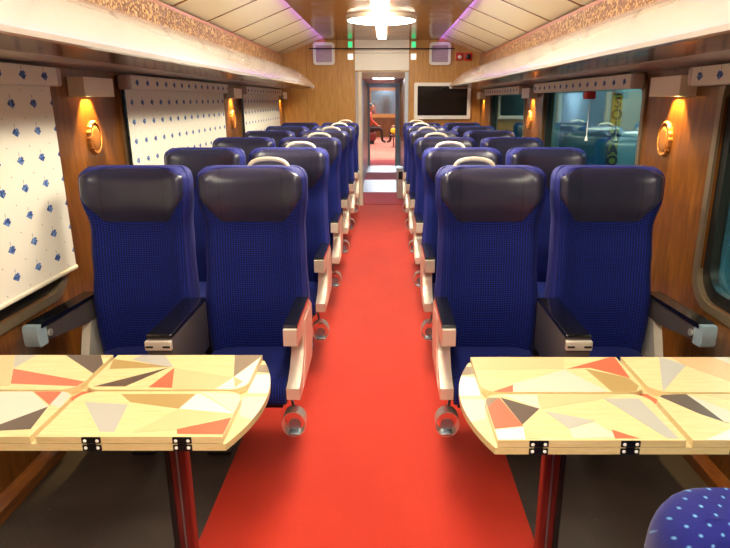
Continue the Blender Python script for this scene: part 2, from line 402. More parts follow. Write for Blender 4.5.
# ceiling lamps
tag(B().rbox(CX-.06, CX+.075, 3.62, 5.92, TOPC-.08, TOPC-.001, .012, axis='y').build('strip_light', 'e_strip'), 'long white strip light in front of the round ceiling lamp', 'ceiling light', 'strip lights')
for a, c, q in ((-1.5, -.45, 'behind the camera'), (.45, 2.75, 'over the tables')):
    tag(B().rbox(CX-.06, CX+.075, a, c, TOPC-.08, TOPC-.001, .012, axis='y').build('strip_light', 'e_strip'), 'white ceiling strip light ' + q, 'ceiling light', 'strip lights')
tag(B().rbox(CX-.05, CX+.06, 6.70, 8.0, TOPC-.05, TOPC-.001, .012, axis='y').build('strip_light', 'e_strip'), 'short white strip light between the round lamp and the bulkhead', 'ceiling light', 'strip lights')
for y, lb in ((6.31, 'glowing round ceiling lamp in view before the bulkhead'), (3.2, 'glowing round ceiling lamp over the second row'), (0, 'glowing round ceiling lamp above the camera')):
    t = thing('round_ceiling_lamp', lb, 'ceiling light', (CX+.01, y, TOPC), 'round ceiling lamps')
    B().lathe([(.30, -.025), (.325, -.04), (.345, -.03), (.347, 0)], (0, 0, 0), 48).build('rim', 'cream', t)
    B().lathe([(.001, -.055), (.15, -.054), (.25, -.05), (.327, -.0405), (.33, -.032)], (0, 0, 0), 48).build('diffuser', 'e_ring', t)
# racks
def rack(side):
    s = 1 if side == 'left' else -1; xi = XL if side == 'left' else XR
    t = thing('luggage_rack', 'glossy cream luggage rack running above the %s windows' % side, 'luggage rack', (xi, 0, 0), 'luggage racks')
    def X(v): return s * v
    top = [(.031, 1.895), (.12, 1.885), (.2, 1.862), (.28, 1.825), (.36, 1.775), (.42, 1.722), (.462, 1.675), (.482, 1.648), (.478, 1.633), (.462, 1.628)]
    low = [(.462, 1.636), (.47, 1.645), (.45, 1.67), (.408, 1.71), (.35, 1.762), (.27, 1.81), (.19, 1.848), (.11, 1.87), (.031, 1.88)]
    B().prism([(X(a), z) for a, z in top + low], 'y', YB+.02, 8.1, smooth=True).build('fascia', 'rack', t)
    B().prism([(X(.465), 1.628), (X(.465), 1.636), (X(.21), 1.632), (X(.21), 1.624)], 'y', YB+.02, 8.1).build('underside', 'rackmetal', t)
    B().prism([(X(.212), 1.622), (X(.212), 1.634), (X(.002), 1.622), (X(.002), 1.606)], 'y', YB+.02, 8.1).build('ledge', 'ledge', t)
    # pierced end bracket
    b = B(); outer = [(X(a), z) for a, z in top] + [(X(.2), 1.622), (X(.002), 1.61), (X(.002), 1.88)]
    b = B(); n = len(outer)
    cx = sum(p[0] for p in outer)/n; cz = 1.72
    inner = [(X(.10), 1.85), (X(.13), 1.845), (X(.18), 1.83), (X(.25), 1.80), (X(.31), 1.765), (X(.35), 1.735), (X(.375), 1.71), (X(.38), 1.695), (X(.37), 1.685), (X(.35), 1.68), (X(.2), 1.68), (X(.06), 1.70), (X(.06), 1.83)]
    ring_prism(b, outer, inner, 'y', 8.1, 8.14); b.build('end_bracket', 'rack', t)
    b = B(); b.tube([(X(.47), 8.14, 1.632), (X(.44), 8.3, 1.66), (X(.34), 8.5, 1.74), (X(.15), 8.66, 1.84)], .022, 10)
    b.tube([(X(.46), 8.14, 1.628), (X(.3), 8.4, 1.63), (X(.1), 8.64, 1.64)], .014, 10); b.build('end_rail', 'rack', t)
    for y in (1.5, 3.05, 4.6, 6.15, 7.6): B().lathe([(.001, -.012), (.012, -.012), (.012, .001), (.001, .001)], (X(.38), y, 1.757), 12).build('screw_cap', 'mauve_grey', t)
rack('left'); rack('right')
# sconces and medallions
ORD = ['nearest the camera', 'between the second and third windows', 'next to the bulkhead']
for side in ('left', 'right'):
    s = 1 if side == 'left' else -1; xi = XL if side == 'left' else XR
    for i, y in enumerate((2.95 if s > 0 else 2.79, 5.70 if s > 0 else 5.55, 8.36)):
        t = thing('wall_sconce', 'cream box sconce with amber glow, %s wall, %s' % (side, ORD[i]), 'wall lamp', (xi, y, 0), 'box wall sconces')
        b = B(); ring_prism(b, [(s*.002, -.15), (s*.075, -.15), (s*.075, .15), (s*.002, .15)], [(s*.008, -.144), (s*.069, -.144), (s*.069, .144), (s*.008, .144)], 'z', 1.485, 1.57)
        b.box(s*.004, s*.073, -.148, .148, 1.562, 1.568); b.build('housing', 'cream', t)
        B().rbox(s*.02, s*.055, -.03, .03, 1.545, 1.556, .004).build('bulb', 'e_sconce', t)
        l = bpy.data.lights.new('sconce_beam', 'SPOT'); l.energy = 42; l.color = (1, .70, .24); l.spot_size = math.radians(74); l.spot_blend = .35; l.shadow_soft_size = .012
        lo = bpy.data.objects.new('sconce_beam', l); COL.objects.link(lo); lo.parent = t; lo.location = (s*.038, 0, 1.535); lo.rotation_euler = (0, s*math.radians(10), 0)
        if i < 2:
            t = thing('oval_medallion', 'gilded carved oval medallion under the %s wall sconce %s' % (side, ORD[i]), 'wall ornament', (xi, y + (.03 if s > 0 else .08), 1.295), 'carved oval medallions')
            b = B(); N = 64; R = []
            for rr, h in ((1.0, .0), (1.0, .010), (.92, .017), (.84, .016), (.80, .009), (.70, .008)):
                R.append([(s*h, (.062*rr*(1 + (.045*math.cos(18*a) if rr > .9 else 0)))*math.cos(a), (.080*rr*(1 + (.04*math.cos(18*a) if rr > .9 else 0)))*math.sin(a)) for a in [2*math.pi*k/N for k in range(N)]])
            b.loft(R, True, True)
            b.build('carved_rim', 'medal', t)
            b = B(); R = []
            for rr, h in ((.72, .007), (.72, .013), (.66, .0165), (.5, .017), (.3, .018)):
                R.append([(s*h, .062*rr*math.cos(a), .080*rr*math.sin(a)) for a in [2*math.pi*k/40 for k in range(40)]])
            b.loft(R, True, True).build('oval_boss', 'medal', t)
# blinds
BL = [('left', .6, 2.61, .762, 'lowered cream sprigged blind on the near left window'), ('left', 3.29, 5.35, .70, 'lowered cream sprigged blind on the second left window'),
      ('left', 6.02, 8.1, .70, 'lowered cream sprigged blind on the third left window by the bulkhead'),
      ('right', .45, 2.58, None, 'rolled up sprigged blind over the near right window'), ('right', 3.15, 5.25, None, 'rolled up sprigged blind over the second right window'),
      ('right', 5.80, 7.9, None, 'rolled up sprigged blind over the third right window')]
for side, a, c, zb, lb in BL:
    s = 1 if side == 'left' else -1; xi = XL if side == 'left' else XR
    t = thing('roller_blind', lb, 'blind', (xi, a, 0), 'sprigged roller blinds')
    L = c - a
    B().rbox(s*.014, s*.078, .03, L-.03, 1.525, 1.597, .006, axis='y').build('pelmet', 'pelmet', t)
    for y0 in (0, L-.03): B().rbox(s*.013, s*.080, y0, y0+.03, 1.523, 1.599, .012, 4, axis='y').build('end_cap', 'mauve_grey', t)
    if zb:
        B().box(s*.036, s*.039, .03, L-.03, zb, 1.528).build('cloth', 'blind', t)
        B().rbox(s*.028, s*.047, .025, L-.025, zb-.014, zb+.004, .006, axis='y').build('hem_bar', 'cream', t)
t = thing('emergency_pull', 'red emergency handle box with a long white cord at the second right window', 'emergency handle', (XR, 3.86, 0))
B().rbox(-.085, -.025, -.035, .035, 1.475, 1.522, .008).build('handle_box', 'redbox', t)
B().tube([(-.05, 0, 1.476), (-.05, .002, 1.25)], .003, 6).build('cord', 'white', t)
B().lathe([(.002, .03), (.006, .02), (.011, 0), (.001, -.002)], (-.05, .002, 1.225), 12).build('cord_tip', 'white', t)
# ------------------------------------------------------------------ outside
struct(B().box(XR+.5, 9, -4, 30, -.02, .0).build('platform_ground', 'concrete'), 'platform floor outside the right windows')
tag(B().box(5.0, 5.2, -4, 30, 0, 3.4).build('platform_wall', 'teal_wall'), 'teal wall on the far side of the platform', 'wall', kind='structure')
for k, y in enumerate((9.5, 14.0)):
    tag(B().rbox(3.6, 3.95, y, y+.35, 0, 3.2, .02).build('platform_column', 'white'), ('nearer' if not k else 'farther') + ' pale column on the platform outside the right windows', 'column', 'platform columns')
t = thing('sign_post', 'yellow sign with black letters read downwards outside the second right window', 'sign', (2.12, 5.72, 0))
B().box(-.035, .035, 0, .05, 0, 1.53).build('post', 'dark_metal', t)
B().box(-.042, .042, -.012, 0, .80, 1.51).build('board', 'yellow', t)
for k, ch in enumerate('SOIOAO'):
    cu = bpy.data.curves.new('letter', 'FONT'); cu.body = ch; cu.size = .125; cu.align_x = 'CENTER'; cu.extrude = .002; cu.offset = .005; cu.materials.append(MT['black'])
    q = bpy.data.objects.new('q', cu); COL.objects.link(q); bpy.context.view_layer.update()
    me = bpy.data.meshes.new_from_object(q.evaluated_get(bpy.context.evaluated_depsgraph_get())); bpy.data.objects.remove(q)
    o = bpy.data.objects.new('letter', me); COL.objects.link(o); o.parent = t; o.location = (0, -.0145, 1.405 - k*.105); o.rotation_euler = (math.pi/2, 0, 0)
for y, lb in ((3.0, 'nearest'), (8.0, 'second'), (13.5, 'third'), (20, 'farthest')):
    tag(B().rbox(3.0, 3.25, y, y+1.5, 3.1, 3.16, .02, axis='y').build('added_platform_light', 'e_cyan'), 'added cyan light over the platform, %s along the train' % lb, 'lamp', 'added platform lights')  # cyan lights added out of view to brighten the sign and platform
# ------------------------------------------------------------------ vestibule and next carriage
VX0, VX1, VH = CX-.36, CX+.385, 1.83
Y1, Y2, Y3, Y4, Y5, Y6 = 9.9, 11.5, 12.74, 14.07, 15.5, 25.4
struct(B().box(XL, XR, YE+.06, Y6+.1, -.06, 0).build('floor', 'floor'))
for a, c, m, lb, nm in ((YE+.02, Y1, 'carpet2', 'crimson carpet piece just inside the doorway', 'carpet_piece'), (Y1, Y2, 'plate', 'broad silver threshold plate behind the first crimson piece', 'threshold_plate'),
                    (Y2, Y3, 'carpet2', 'crimson carpet piece between the two silver plates', 'carpet_piece'), (Y3, Y4, 'plate', 'farther silver threshold plate in the vestibule', 'threshold_plate'),
                    (Y4, Y5, 'carpet2', 'farthest crimson carpet piece where the next carriage begins', 'carpet_piece')):
    tag(B().box(VX0+.005, VX1-.005, a, c-.01, 0, .006 if 'carpet' in nm else .009).build(nm, m), lb, 'carpet' if 'carpet' in nm else 'threshold')
tag(B().box(XL+.02, XR-.02, Y5, Y6-.02, 0, .005).build('carpet_floor', 'pinkcarpet'), 'pink carpet covering the floor of the next carriage', 'carpet')
struct(B().box(VX0-.05, VX0, YE+.09, Y4, 0, VH).build('wall_vestibule_left', 'vwall'))
struct(B().box(VX1, VX1+.05, YE+.09, Y4, 0, VH).build('wall_vestibule_right', 'vwall'))
struct(B().box(VX0-.05, VX1+.05, YE+.09, Y4, VH, VH+.04).build('ceiling', 'mauve_grey'))
tag(B().lathe([(.001, -.035), (.16, -.03), (.2, 0)], ((VX0+VX1)/2, 10.4, VH), 28).build('vestibule_lamp', 'e_vest'), 'round white lamp on the vestibule ceiling', 'ceiling light')
b = B().box(XL, VX0+.05, Y4, Y4+.06, 0, 2.3).box(VX1-.12, XR, Y4, Y4+.06, 0, 2.3).box(VX0+.05, VX1-.12, Y4, Y4+.06, 1.74, 2.3)
struct(b.build('wall_gangway', 'capblue'), 'blue grey gangway wall beyond the vestibule')
for k, (y, m) in enumerate(((9.6, 'medal'), (11.2, 'trim_wood'), (12.6, 'medal'))):
    tag(B().rbox(VX1-.05, VX1, y, y+.4, .75, 1.78, .01).build('equipment_panel', m), ('nearest', 'middle', 'farthest')[k] + ' upright equipment panel on the right of the vestibule', 'panel', 'vestibule panels')
t = thing('litter_bin', 'low grey box on the right of the vestibule by the doorway', 'box', (VX1-.09, 9.35, .006))
B().rbox(-.075, .075, -.15, .15, 0, .44, .015).build('body', 'mauve_grey', t)
B().rbox(-.08, .08, -.155, .155, .44, .47, .012).build('lid', 'steel', t)
B().box(-.05, .05, -.153, -.148, .3, .42).build('slot', 'black', t)
struct(B().box(XL-.06, XL, Y4+.06, Y6, 0, 2.3).build('wall_left', 'end_wood')); struct(B().box(XR, XR+.06, Y4+.06, Y6, 0, 2.3).build('wall_right', 'end_wood'))
struct(B().box(XL, XR, Y6, Y6+.06, 0, 2.3).build('wall_end', 'wall_wood')); struct(B().box(XL-.06, XR+.06, Y4+.06, Y6+.06, 2.25, 2.3).build('ceiling', 'white'))
for y, lb in ((16, 'nearer'), (21, 'farther')):
    tag(B().rbox(CX-.3, CX+.3, y, y+2.5, 2.2, 2.25, .02).build('carriage_ceiling_light', 'e_vest'), lb + ' ceiling light of the next carriage', 'ceiling light', 'lights of the next carriage')
t = thing('wall_mirror', 'pale mirror in a wooden frame at the end of the next carriage', 'mirror', (CX, Y6, 0))
B().box(-.56, .56, -.03, 0, .93, 1.84).build('glass', 'mirror', t)
b = B(); ring_prism(b, rrect(-.66, .66, .78, 2.0, .01), rrect(-.55, .55, .93, 1.83, .01), 'y', -.06, 0); b.build('frame', 'end_wood', t)
def skinfig(name, mat, pts, edges, root=0, parent=None):
    me = bpy.data.meshes.new(name); me.from_pydata([p[:3] for p in pts], edges, []); me.materials.append(MT[mat])
    o = bpy.data.objects.new(name, me); COL.objects.link(o)
    o.modifiers.new('skin', 'SKIN')
    for i, p in enumerate(pts):
        me.skin_vertices[0].data[i].radius = (p[3], p[4] if len(p) > 4 else p[3]); me.skin_vertices[0].data[i].use_root = (i == root)
    m = o.modifiers.new('sub', 'SUBSURF'); m.levels = 2; m.render_levels = 2
    if parent: o.parent = parent
    return o
def person(x, y, sgn, shirt, trousers, label):
    # seated, facing the aisle: sgn = direction of the knees
    t = thing('person', label, 'person', (x, y, 0), 'seated passengers of the next carriage')
    S = sgn
    body = [(0, 0, .50, .13, .15), (0, 0, .72, .12, .15), (S*.02, 0, .92, .12, .17), (S*.03, 0, 1.06, .06, .07), (S*.05, 0, 1.12, .05),
            (S*.02, -.19, 1.0, .055), (S*.08, -.24, .78, .042), (S*.28, -.16, .62, .035), (S*.02, .19, 1.0, .055), (S*.08, .24, .78, .042), (S*.28, .16, .62, .035)]
    skinfig('body', shirt, body, [(0, 1), (1, 2), (2, 3), (3, 4), (2, 5), (5, 6), (6, 7), (2, 8), (8, 9), (9, 10)], 0, t)
    legs = [(0, 0, .50, .12), (S*.05, -.1, .50, .085), (S*.42, -.12, .50, .062), (S*.45, -.12, .1, .042), (S*.58, -.12, .05, .035),
            (S*.05, .1, .50, .085), (S*.42, .12, .50, .062), (S*.45, .12, .1, .042), (S*.58, .12, .05, .035)]
    skinfig('trousers', trousers, legs, [(0, 1), (1, 2), (2, 3), (3, 4), (0, 5), (5, 6), (6, 7), (7, 8)], 0, t)
    h = B().ball((S*.06, 0, 1.235), .1, (.95, .82, 1.18)); h.ball((S*.158, 0, 1.22), .016, (1, .8, 1.3), 8)
    for q in (-1, 1): h.ball((S*.05, q*.082, 1.225), .022, (.8, .5, 1.3), 8)
    h = h.build('head', 'skin', t)
    B().ball((S*.03, 0, 1.275), .105, (.98, .9, 1.0)).build('hair', 'hair', t)
    for q in (-1, 1):
        B().ball((S*.148, q*.032, 1.25), .009, n=8).build('eye', 'black', h)
        hb = B().ball((S*.32, q*.15, .605), .035, (1.2, .9, .5), 10)
        for k in range(4): hb.tube([(S*.34, q*.15+(k-1.5)*.017, .605), (S*.385, q*.15+(k-1.5)*.018, .60), (S*.405, q*.15+(k-1.5)*.018, .583)], [.0085, .008, .006], 6)
        hb.tube([(S*.32, q*.13, .605), (S*.345, q*.105, .60)], [.01, .008], 6); hb.build('hand', 'skin', t)
    B().box(S*.145, S*.153, -.025, .025, 1.185, 1.192).build('mouth', 'maroncloth', h)
    return t
def bench(x, y, S, lb):
    t = thing('lounge_seat', lb, 'seat', (x, y, 0), 'lounge seats of the next carriage')
    B().rbox(-.28, .28, -.5, .5, .12, .38, .04).build('cushion', 'maroncloth', t)
    B().rbox(-S*.36, -S*.26, -.5, .5, .12, .95, .04).build('backrest', 'maroncloth', t)
    for q in (-.42, .42): B().box(-.22, .22, q-.03, q+.03, .005, .13).build('leg', 'dark_metal', t)
bench(-.64, 21.6, 1, 'maroon lounge seat at the left of the next carriage'); person(-.58, 21.5, 1, 'redcloth', 'darkcloth', 'person in red and gold clothes seated at the left of the next carriage')
bench(.66, 21.6, -1, 'maroon lounge seat at the right of the next carriage'); person(.60, 21.5, -1, 'maroncloth', 'darkcloth', 'person in maroon clothes seated at the right of the next carriage')
t = thing('small_stool', 'small round stool holding the yellow flower in the next carriage', 'stool', (.24, 19.8, 0))
B().lathe([(.10, .005), (.10, .02), (.02, .03), (.02, .36), (.12, .38), (.12, .40)], (0, 0, 0), 20).build('pedestal', 'maroon', t)
t = thing('flower_ball', 'yellow flower ball at the right of the next carriage', 'flower', (.24, 19.8, .40))
B().ball((0, 0, .12), .1, n=14).build('blossom', 'flower', t); B().tube([(0, 0, 0), (0, 0, .06)], .02, 8).build('stem', 'darkcloth', t)
# ------------------------------------------------------------------ seats
def interp(tab, z):
    if z <= tab[0][0]: return tab[0][1]
    for (a, va), (c, vc) in zip(tab, tab[1:]):
        if z <= c:
            t = (z-a)/(c-a); t = t*t*(3-2*t); return va + (vc-va)*t
    return tab[-1][1]
HWID = [(.38, .228), (.60, .224), (.80, .213), (.96, .210), (1.08, .228), (1.14, .229)]
FRONT = [(.38, .0), (.50, -.022), (.62, -.03), (.80, -.012), (.95, .008), (1.08, -.012), (1.16, -.006), (1.21, .022)]
ZT, RC = 1.203, .058
def back_hw(z, hw=HWID, zt=ZT, rc=RC):
    w = interp(hw, z)
    if z > zt - rc: q = (z - (zt - rc)) / rc; w = w - rc * .95 * (1 - math.sqrt(max(0, 1 - min(q, 1)**2.2)))
    return w
def front_y(x, z, w, front=FRONT, bol=.03):
    u = min(abs(x) / w, 1.0)
    y = interp(front, z) - bol * max(0, min(u/.8, 1))**3          # side bolsters come forward
    if u > .80: y += .066 * (1 - math.sqrt(max(0, 1 - ((u-.80)/.20)**2)))
    return y
US = [-1, -.985, -.955, -.92, -.88, -.84, -.76, -.66, -.55, -.4, -.2, 0, .2, .4, .55, .66, .76, .84, .88, .92, .955, .985, 1]
def backrest(parent, mats, hw=HWID, front=FRONT, zt=ZT, rc=RC, thick=.11, name='backrest', flip=1):
    zs = [.38 + (zt - rc - .38) * k / 20 for k in range(21)] + [zt - rc + rc * math.sin(math.pi/2 * k / 9) for k in range(1, 10)]
    rings = []
    for z in zs:
        w = back_hw(z, hw, zt, rc); q = max(0, (z - (zt - .03)) / .03); ring = []
        for u in US:
            y = front_y(u*w, z, w, front) + .02 * q*q; ring.append((u*w, flip*y, z))
        yb = interp(front, z) + thick - .02*q*q
        for u in (1, .96, .85, .4, 0, -.4, -.85, -.96, -1):
            ring.append((u*w*.985, flip*(yb - .02*(abs(u) > .97) - .006*(abs(u) > .9)), z))
        rings.append(ring)
    n = len(rings[0]); nf = len(US) - 1; b = B(); v = [p for r in rings for p in r]; f = []; ml = []
    for i in range(len(rings)-1):
        for j in range(n):
            k = (j+1) % n; f.append((i*n+j, i*n+k, (i+1)*n+k, (i+1)*n+j))
            if j < nf: m = 1 if (j < 3 or j >= nf-3 or i >= len(rings)-6) else 0
            else: m = 2 if nf + 1 < j < n - 2 else 1
            ml.append(m)
    f += [tuple(reversed(range(n))), tuple((len(rings)-1)*n+j for j in range(n))]; ml += [2, 1]
    b.add(v, f, ml, True); return b.build(name, mats, parent)
def head_cover(parent):
    # leather cover: bottom edge straight in the middle, wings cut diagonally
    cols = [-.93, -.87, -.8, -.72, -.64, -.5, -.25, 0, .25, .5, .64, .72, .8, .87, .93]; b = B(); F = []; R = []
    for u in cols:
        a = abs(u); zl = .978 + max(0, a - .62) * .36; zh = ZT - .005 - (max(0, a-.62)**2) * .28
        col = []
        for k in range(11):
            z = zl + (zh - zl)*k/10; w = back_hw(z); e = .007*min(1, 5*min(k, 10-k)/10+.15) * (1 if a < .9 else .2)
            q = max(0, (z - (ZT - .03)) / .03)
            col.append((u*w, front_y(u*w, z, w) + .02*q*q - e, z))
        F.append(col); R.append([(p[0], p[1] + .012, p[2]) for p in col])
    n = 11; m = len(cols); v = [p for c in F for p in c] + [p for c in R for p in c]; fs = []
    for i in range(m-1):
        for k in range(n-1):
            a = i*n+k; fs.append((a, a+1, a+n+1, a+n)); a += m*n; fs.append((a, a+n, a+n+1, a+1))
    for k in range(n-1):
        for i in (0, m-1): a = i*n+k; fs.append((a, a+1, a+1+m*n, a+m*n))
    for i in range(m-1):
        for k in (0, n-1): a = i*n+k; fs.append((a, a+n, a+n+m*n, a+m*n))
    return b.add(v, fs, 0, True).build('headrest_cover', 'leather', parent)
def make_seat(kind, s, label):
    # origin on the floor under the backrest crease; s = +1 when the aisle is on the +x side
    t = thing('train_seat', label, 'seat', (0, 0, 0), 'blue train seats in pairs')
    backrest(t, ['fabric', 'bluerim', 'shell']); head_cover(t)
    pts = []
    for k in range(0, 27):                      # piping round the rim of the backrest
        z = .50 + (ZT - .003 - .50) * math.sin(math.pi/2 * k/26); w = back_hw(z); q = max(0, (z - (ZT-.03))/.03)
        pts.append((w*.985, front_y(w*.985, z, w) + .02*q*q + .004, z))
    B().tube(pts + [(-x, y, z) for x, y, z in reversed(pts)], .0045, 6).build('piping', 'bluerim', t)
    cx0, cx1 = (-.19, .165) if s > 0 else (-.165, .19)
    if kind == 'aisle': cx0, cx1 = (-.20, .172) if s > 0 else (-.172, .20)
    prof = [(.07, .345), (.07, .40), (0, .412), (-.15, .405), (-.28, .418), (-.355, .432), (-.392, .426), (-.412, .405), (-.418, .37), (-.412, .348), (-.395, .34)]
    rings = []
    for k in range(9):
        u = -1 + 2*k/8; x = (cx0+cx1)/2 + u*(cx1-cx0)/2; e = 1 - .10*(abs(u) > .99) ; dz = -.008*(abs(u) > .99)
        rings.append([(x, p[0]*(.985 if abs(u) > .99 else 1), (p[1]-.385)*e + .385 + dz + (.006*abs(u) if p[1] > .4 else 0)) for p in prof])
    B().loft(rings, True, True).build('seat_cushion', 'fabric', t)
    bt = B().box(cx0+.02, cx1-.02, -.36, .05, .305, .342); bt.build('cushion_pan', 'dark_metal', t)
    lx = -s*.16 if kind == 'aisle' else 0
    lg = B().rbox(lx-.03, lx+.03, -.20, .0, .012, .31, .01); lg.build('pedestal', 'dark_metal', t)
    B().rbox(lx-.05, lx+.05, -.22, .06, .0, .014, .004).build('floor_plate', 'dark_metal', t)
    def arm(x, w, poly, padpoly, mats, nm='armrest', cap='armcream', capz=.03):
        a = B().prism(poly, 'x', x-w/2, x+w/2).build(nm, mats, t)
        B().prism(padpoly, 'x', x-w/2-.001, x+w/2+.001).build('arm_pad', 'blackpad', a); return a
    if kind == 'aisle':
        x = s*.201
        poly = [(-.412, .652), (-.05, .652), (-.0, .63), (.05, .60), (.05, .40), (.0, .365), (-.2, .355), (-.385, .352), (-.402, .362), (-.402, .408), (-.36, .418), (-.30, .445),
                (-.25, .49), (-.235, .54), (-.245, .572), (-.40, .582), (-.412, .59)]
        a = arm(x, .05, poly, [(-.395, .651), (-.05, .651), (-.055, .664), (-.388, .664)], 'armcream')
        B().prism([(-.30, .36), (-.02, .375), (.03, .41), (.03, .59), (-.02, .61), (-.19, .61), (-.19, .50), (-.24, .43)], 'x', x + s*.0245, x + s*.0262).build('side_inset', 'armcream', a)
        # middle armrest shared with the window seat hangs on this one
        xm = -s*.252
        a = B().rbox(xm-.045, xm+.045, -.50, -.065, .44, .652, .006, axis='y').build('middle_armrest', 'armgrey', t)
        B().rbox(xm-.046, xm+.046, -.495, -.068, .650, .667, .006).build('arm_pad', 'blackpad', a)
        B().rbox(xm-.047, xm+.047, -.512, -.492, .612, .648, .004).build('arm_cap', 'armcream', a)
        for q in (-1, 1): B().box(xm+q*.030-.013, xm+q*.030+.013, -.5135, -.510, .624, .631).build('cap_slot', 'black', a)
        pts = []                                 # grab handle on the aisle corner of the top
        for k in range(17):
            q = math.pi*k/16; pts.append((s*.062 + .083*math.cos(q) * (1 if abs(math.cos(q)) < .9 else 1), .075 + .004*math.sin(q), 1.180 + .052*math.sin(q)**.6))
        B().tube(pts, .0088, 10, flat=1.1).build('grab_handle', 'cream', t)
        # foot pedal under the aisle corner
        f = B(); N = 28; cxp, cyp, cz = s*.190, -.33, .229
        out = [(cxp + .048*math.cos(2*math.pi*k/N), cz + .056*math.sin(2*math.pi*k/N)) for k in range(N)]
        inn = [(cxp + .0445*math.cos(2*math.pi*k/N), cz + .0525*math.sin(2*math.pi*k/N)) for k in range(N)]
        ring_prism(f, out, inn, 'y', cyp-.028, cyp+.028)
        p = f.build('foot_pedal', 'chrome', t)
        g = B().lathe([(.001, .003), (.024, .003), (.026, 0), (.024, -.004), (.001, -.004)], (cxp, cyp, cz-.014), 20, axis='y'); g.rbox(cxp-.022, cxp+.022, cyp-.03, cyp+.01, cz-.05, cz-.040, .003); g.rbox(cxp-.006, cxp+.006, cyp-.003, cyp+.003, cz-.046, cz-.03, .002); g.build('pedal_plate', 'steel', p)
        B().tube([(cxp, cyp+.02, cz+.03), (cxp - s*.03, cyp+.1, .312)], .006, 8).build('pedal_stem', 'steel', p)
    else:
        x = -s*.252
        # wall side arm: slim tapering beam with pivot disc
        def sk(y): return x - s*.03*(-y-.05)/.35
        def beam(poly, w, nm, m, par):
            b = B(); L = [(sk(y)-w/2, y, z) for y, z in poly]; Rr = [(sk(y)+w/2, y, z) for y, z in poly]; n = len(poly)
            b.add(L + Rr, [(i, (i+1) % n, n+(i+1) % n, n+i) for i in range(n)] + [tuple(reversed(range(n))), tuple(range(n, 2*n))]); return b.build(nm, m, par)
        a = beam([(-.375, .648), (.04, .655), (.06, .56), (-.1, .555), (-.36, .588), (-.375, .60)], .045, 'wall_armrest', 'armgrey', t)
        beam([(-.375, .645), (.02, .652), (.02, .664), (-.37, .664)], .062, 'arm_pad', 'blackpad', a)
        beam([(-.40, .645), (-.395, .66), (-.345, .66), (-.345, .575), (-.39, .575), (-.40, .59)], .054, 'arm_cap', 'capblue', a)
        B().lathe([(.001, 0), (.014, 0), (.014, s*.006), (.001, s*.008)], (sk(-.33)+s*.027, -.33, .612), 18, axis='x').build('pivot_disc', 'chrome', a)
        B().prism([(-.12, .36), (.03, .36), (.05, .58), (-.03, .58)], 'x', x-.018, x+.018).build('arm_bracket', 'armcream', t)
    return t
ROWN = ['front row', 'second row', 'third row', 'fourth row', 'fifth row', 'last row before the bulkhead']
Y0, PITCH = 2.485, 1.0
SX = {('left', 'aisle'): -.558, ('left', 'window'): -1.045, ('right', 'aisle'): .435, ('right', 'window'): .925}
for side in ('left', 'right'):
    for kind in ('aisle', 'window'):
        proto = None
        for r in range(6):
            lb = 'blue %s seat on the %s of the aisle, %s' % (kind, side, ROWN[r])
            if r == 0: o = proto = make_seat(kind, 1 if side == 'left' else -1, lb)
            else: o = copy_tree(proto)
            o['label'] = lb; o.location = (SX[side, kind], Y0 + r*PITCH, 0)
            if kind == 'aisle': o.location.z = .005 if False else 0
# near seat seen from behind at the lower right
t = thing('train_seat', 'blue dotted seat seen from behind at the lower right corner, nearest the camera', 'seat', (.602, .60, 0))
HW2 = [(.38, .23), (.7, .235), (.95, .245)]; FR2 = [(.38, -.05), (.6, -.06), (.8, -.03), (.99, 0)]
# mirrored in y: the occupant faces the table
backrest(t, ['dots', 'dots', 'dots'], HW2, [(z, y - .09) for z, y in FR2], .966, .075, .09, flip=-1)
B().rbox(-.22, .22, .10, .52, .34, .44, .035).build('seat_cushion', 'dots', t)
B().rbox(-.20, .20, .10, .46, .30, .342, .01).build('cushion_pan', 'dark_metal', t)
B().rbox(-.04, .04, .16, .40, .012, .31, .01).build('pedestal', 'dark_metal', t)
B().rbox(-.07, .07, .10, .46, .0, .014, .004).build('floor_plate', 'steel', t)
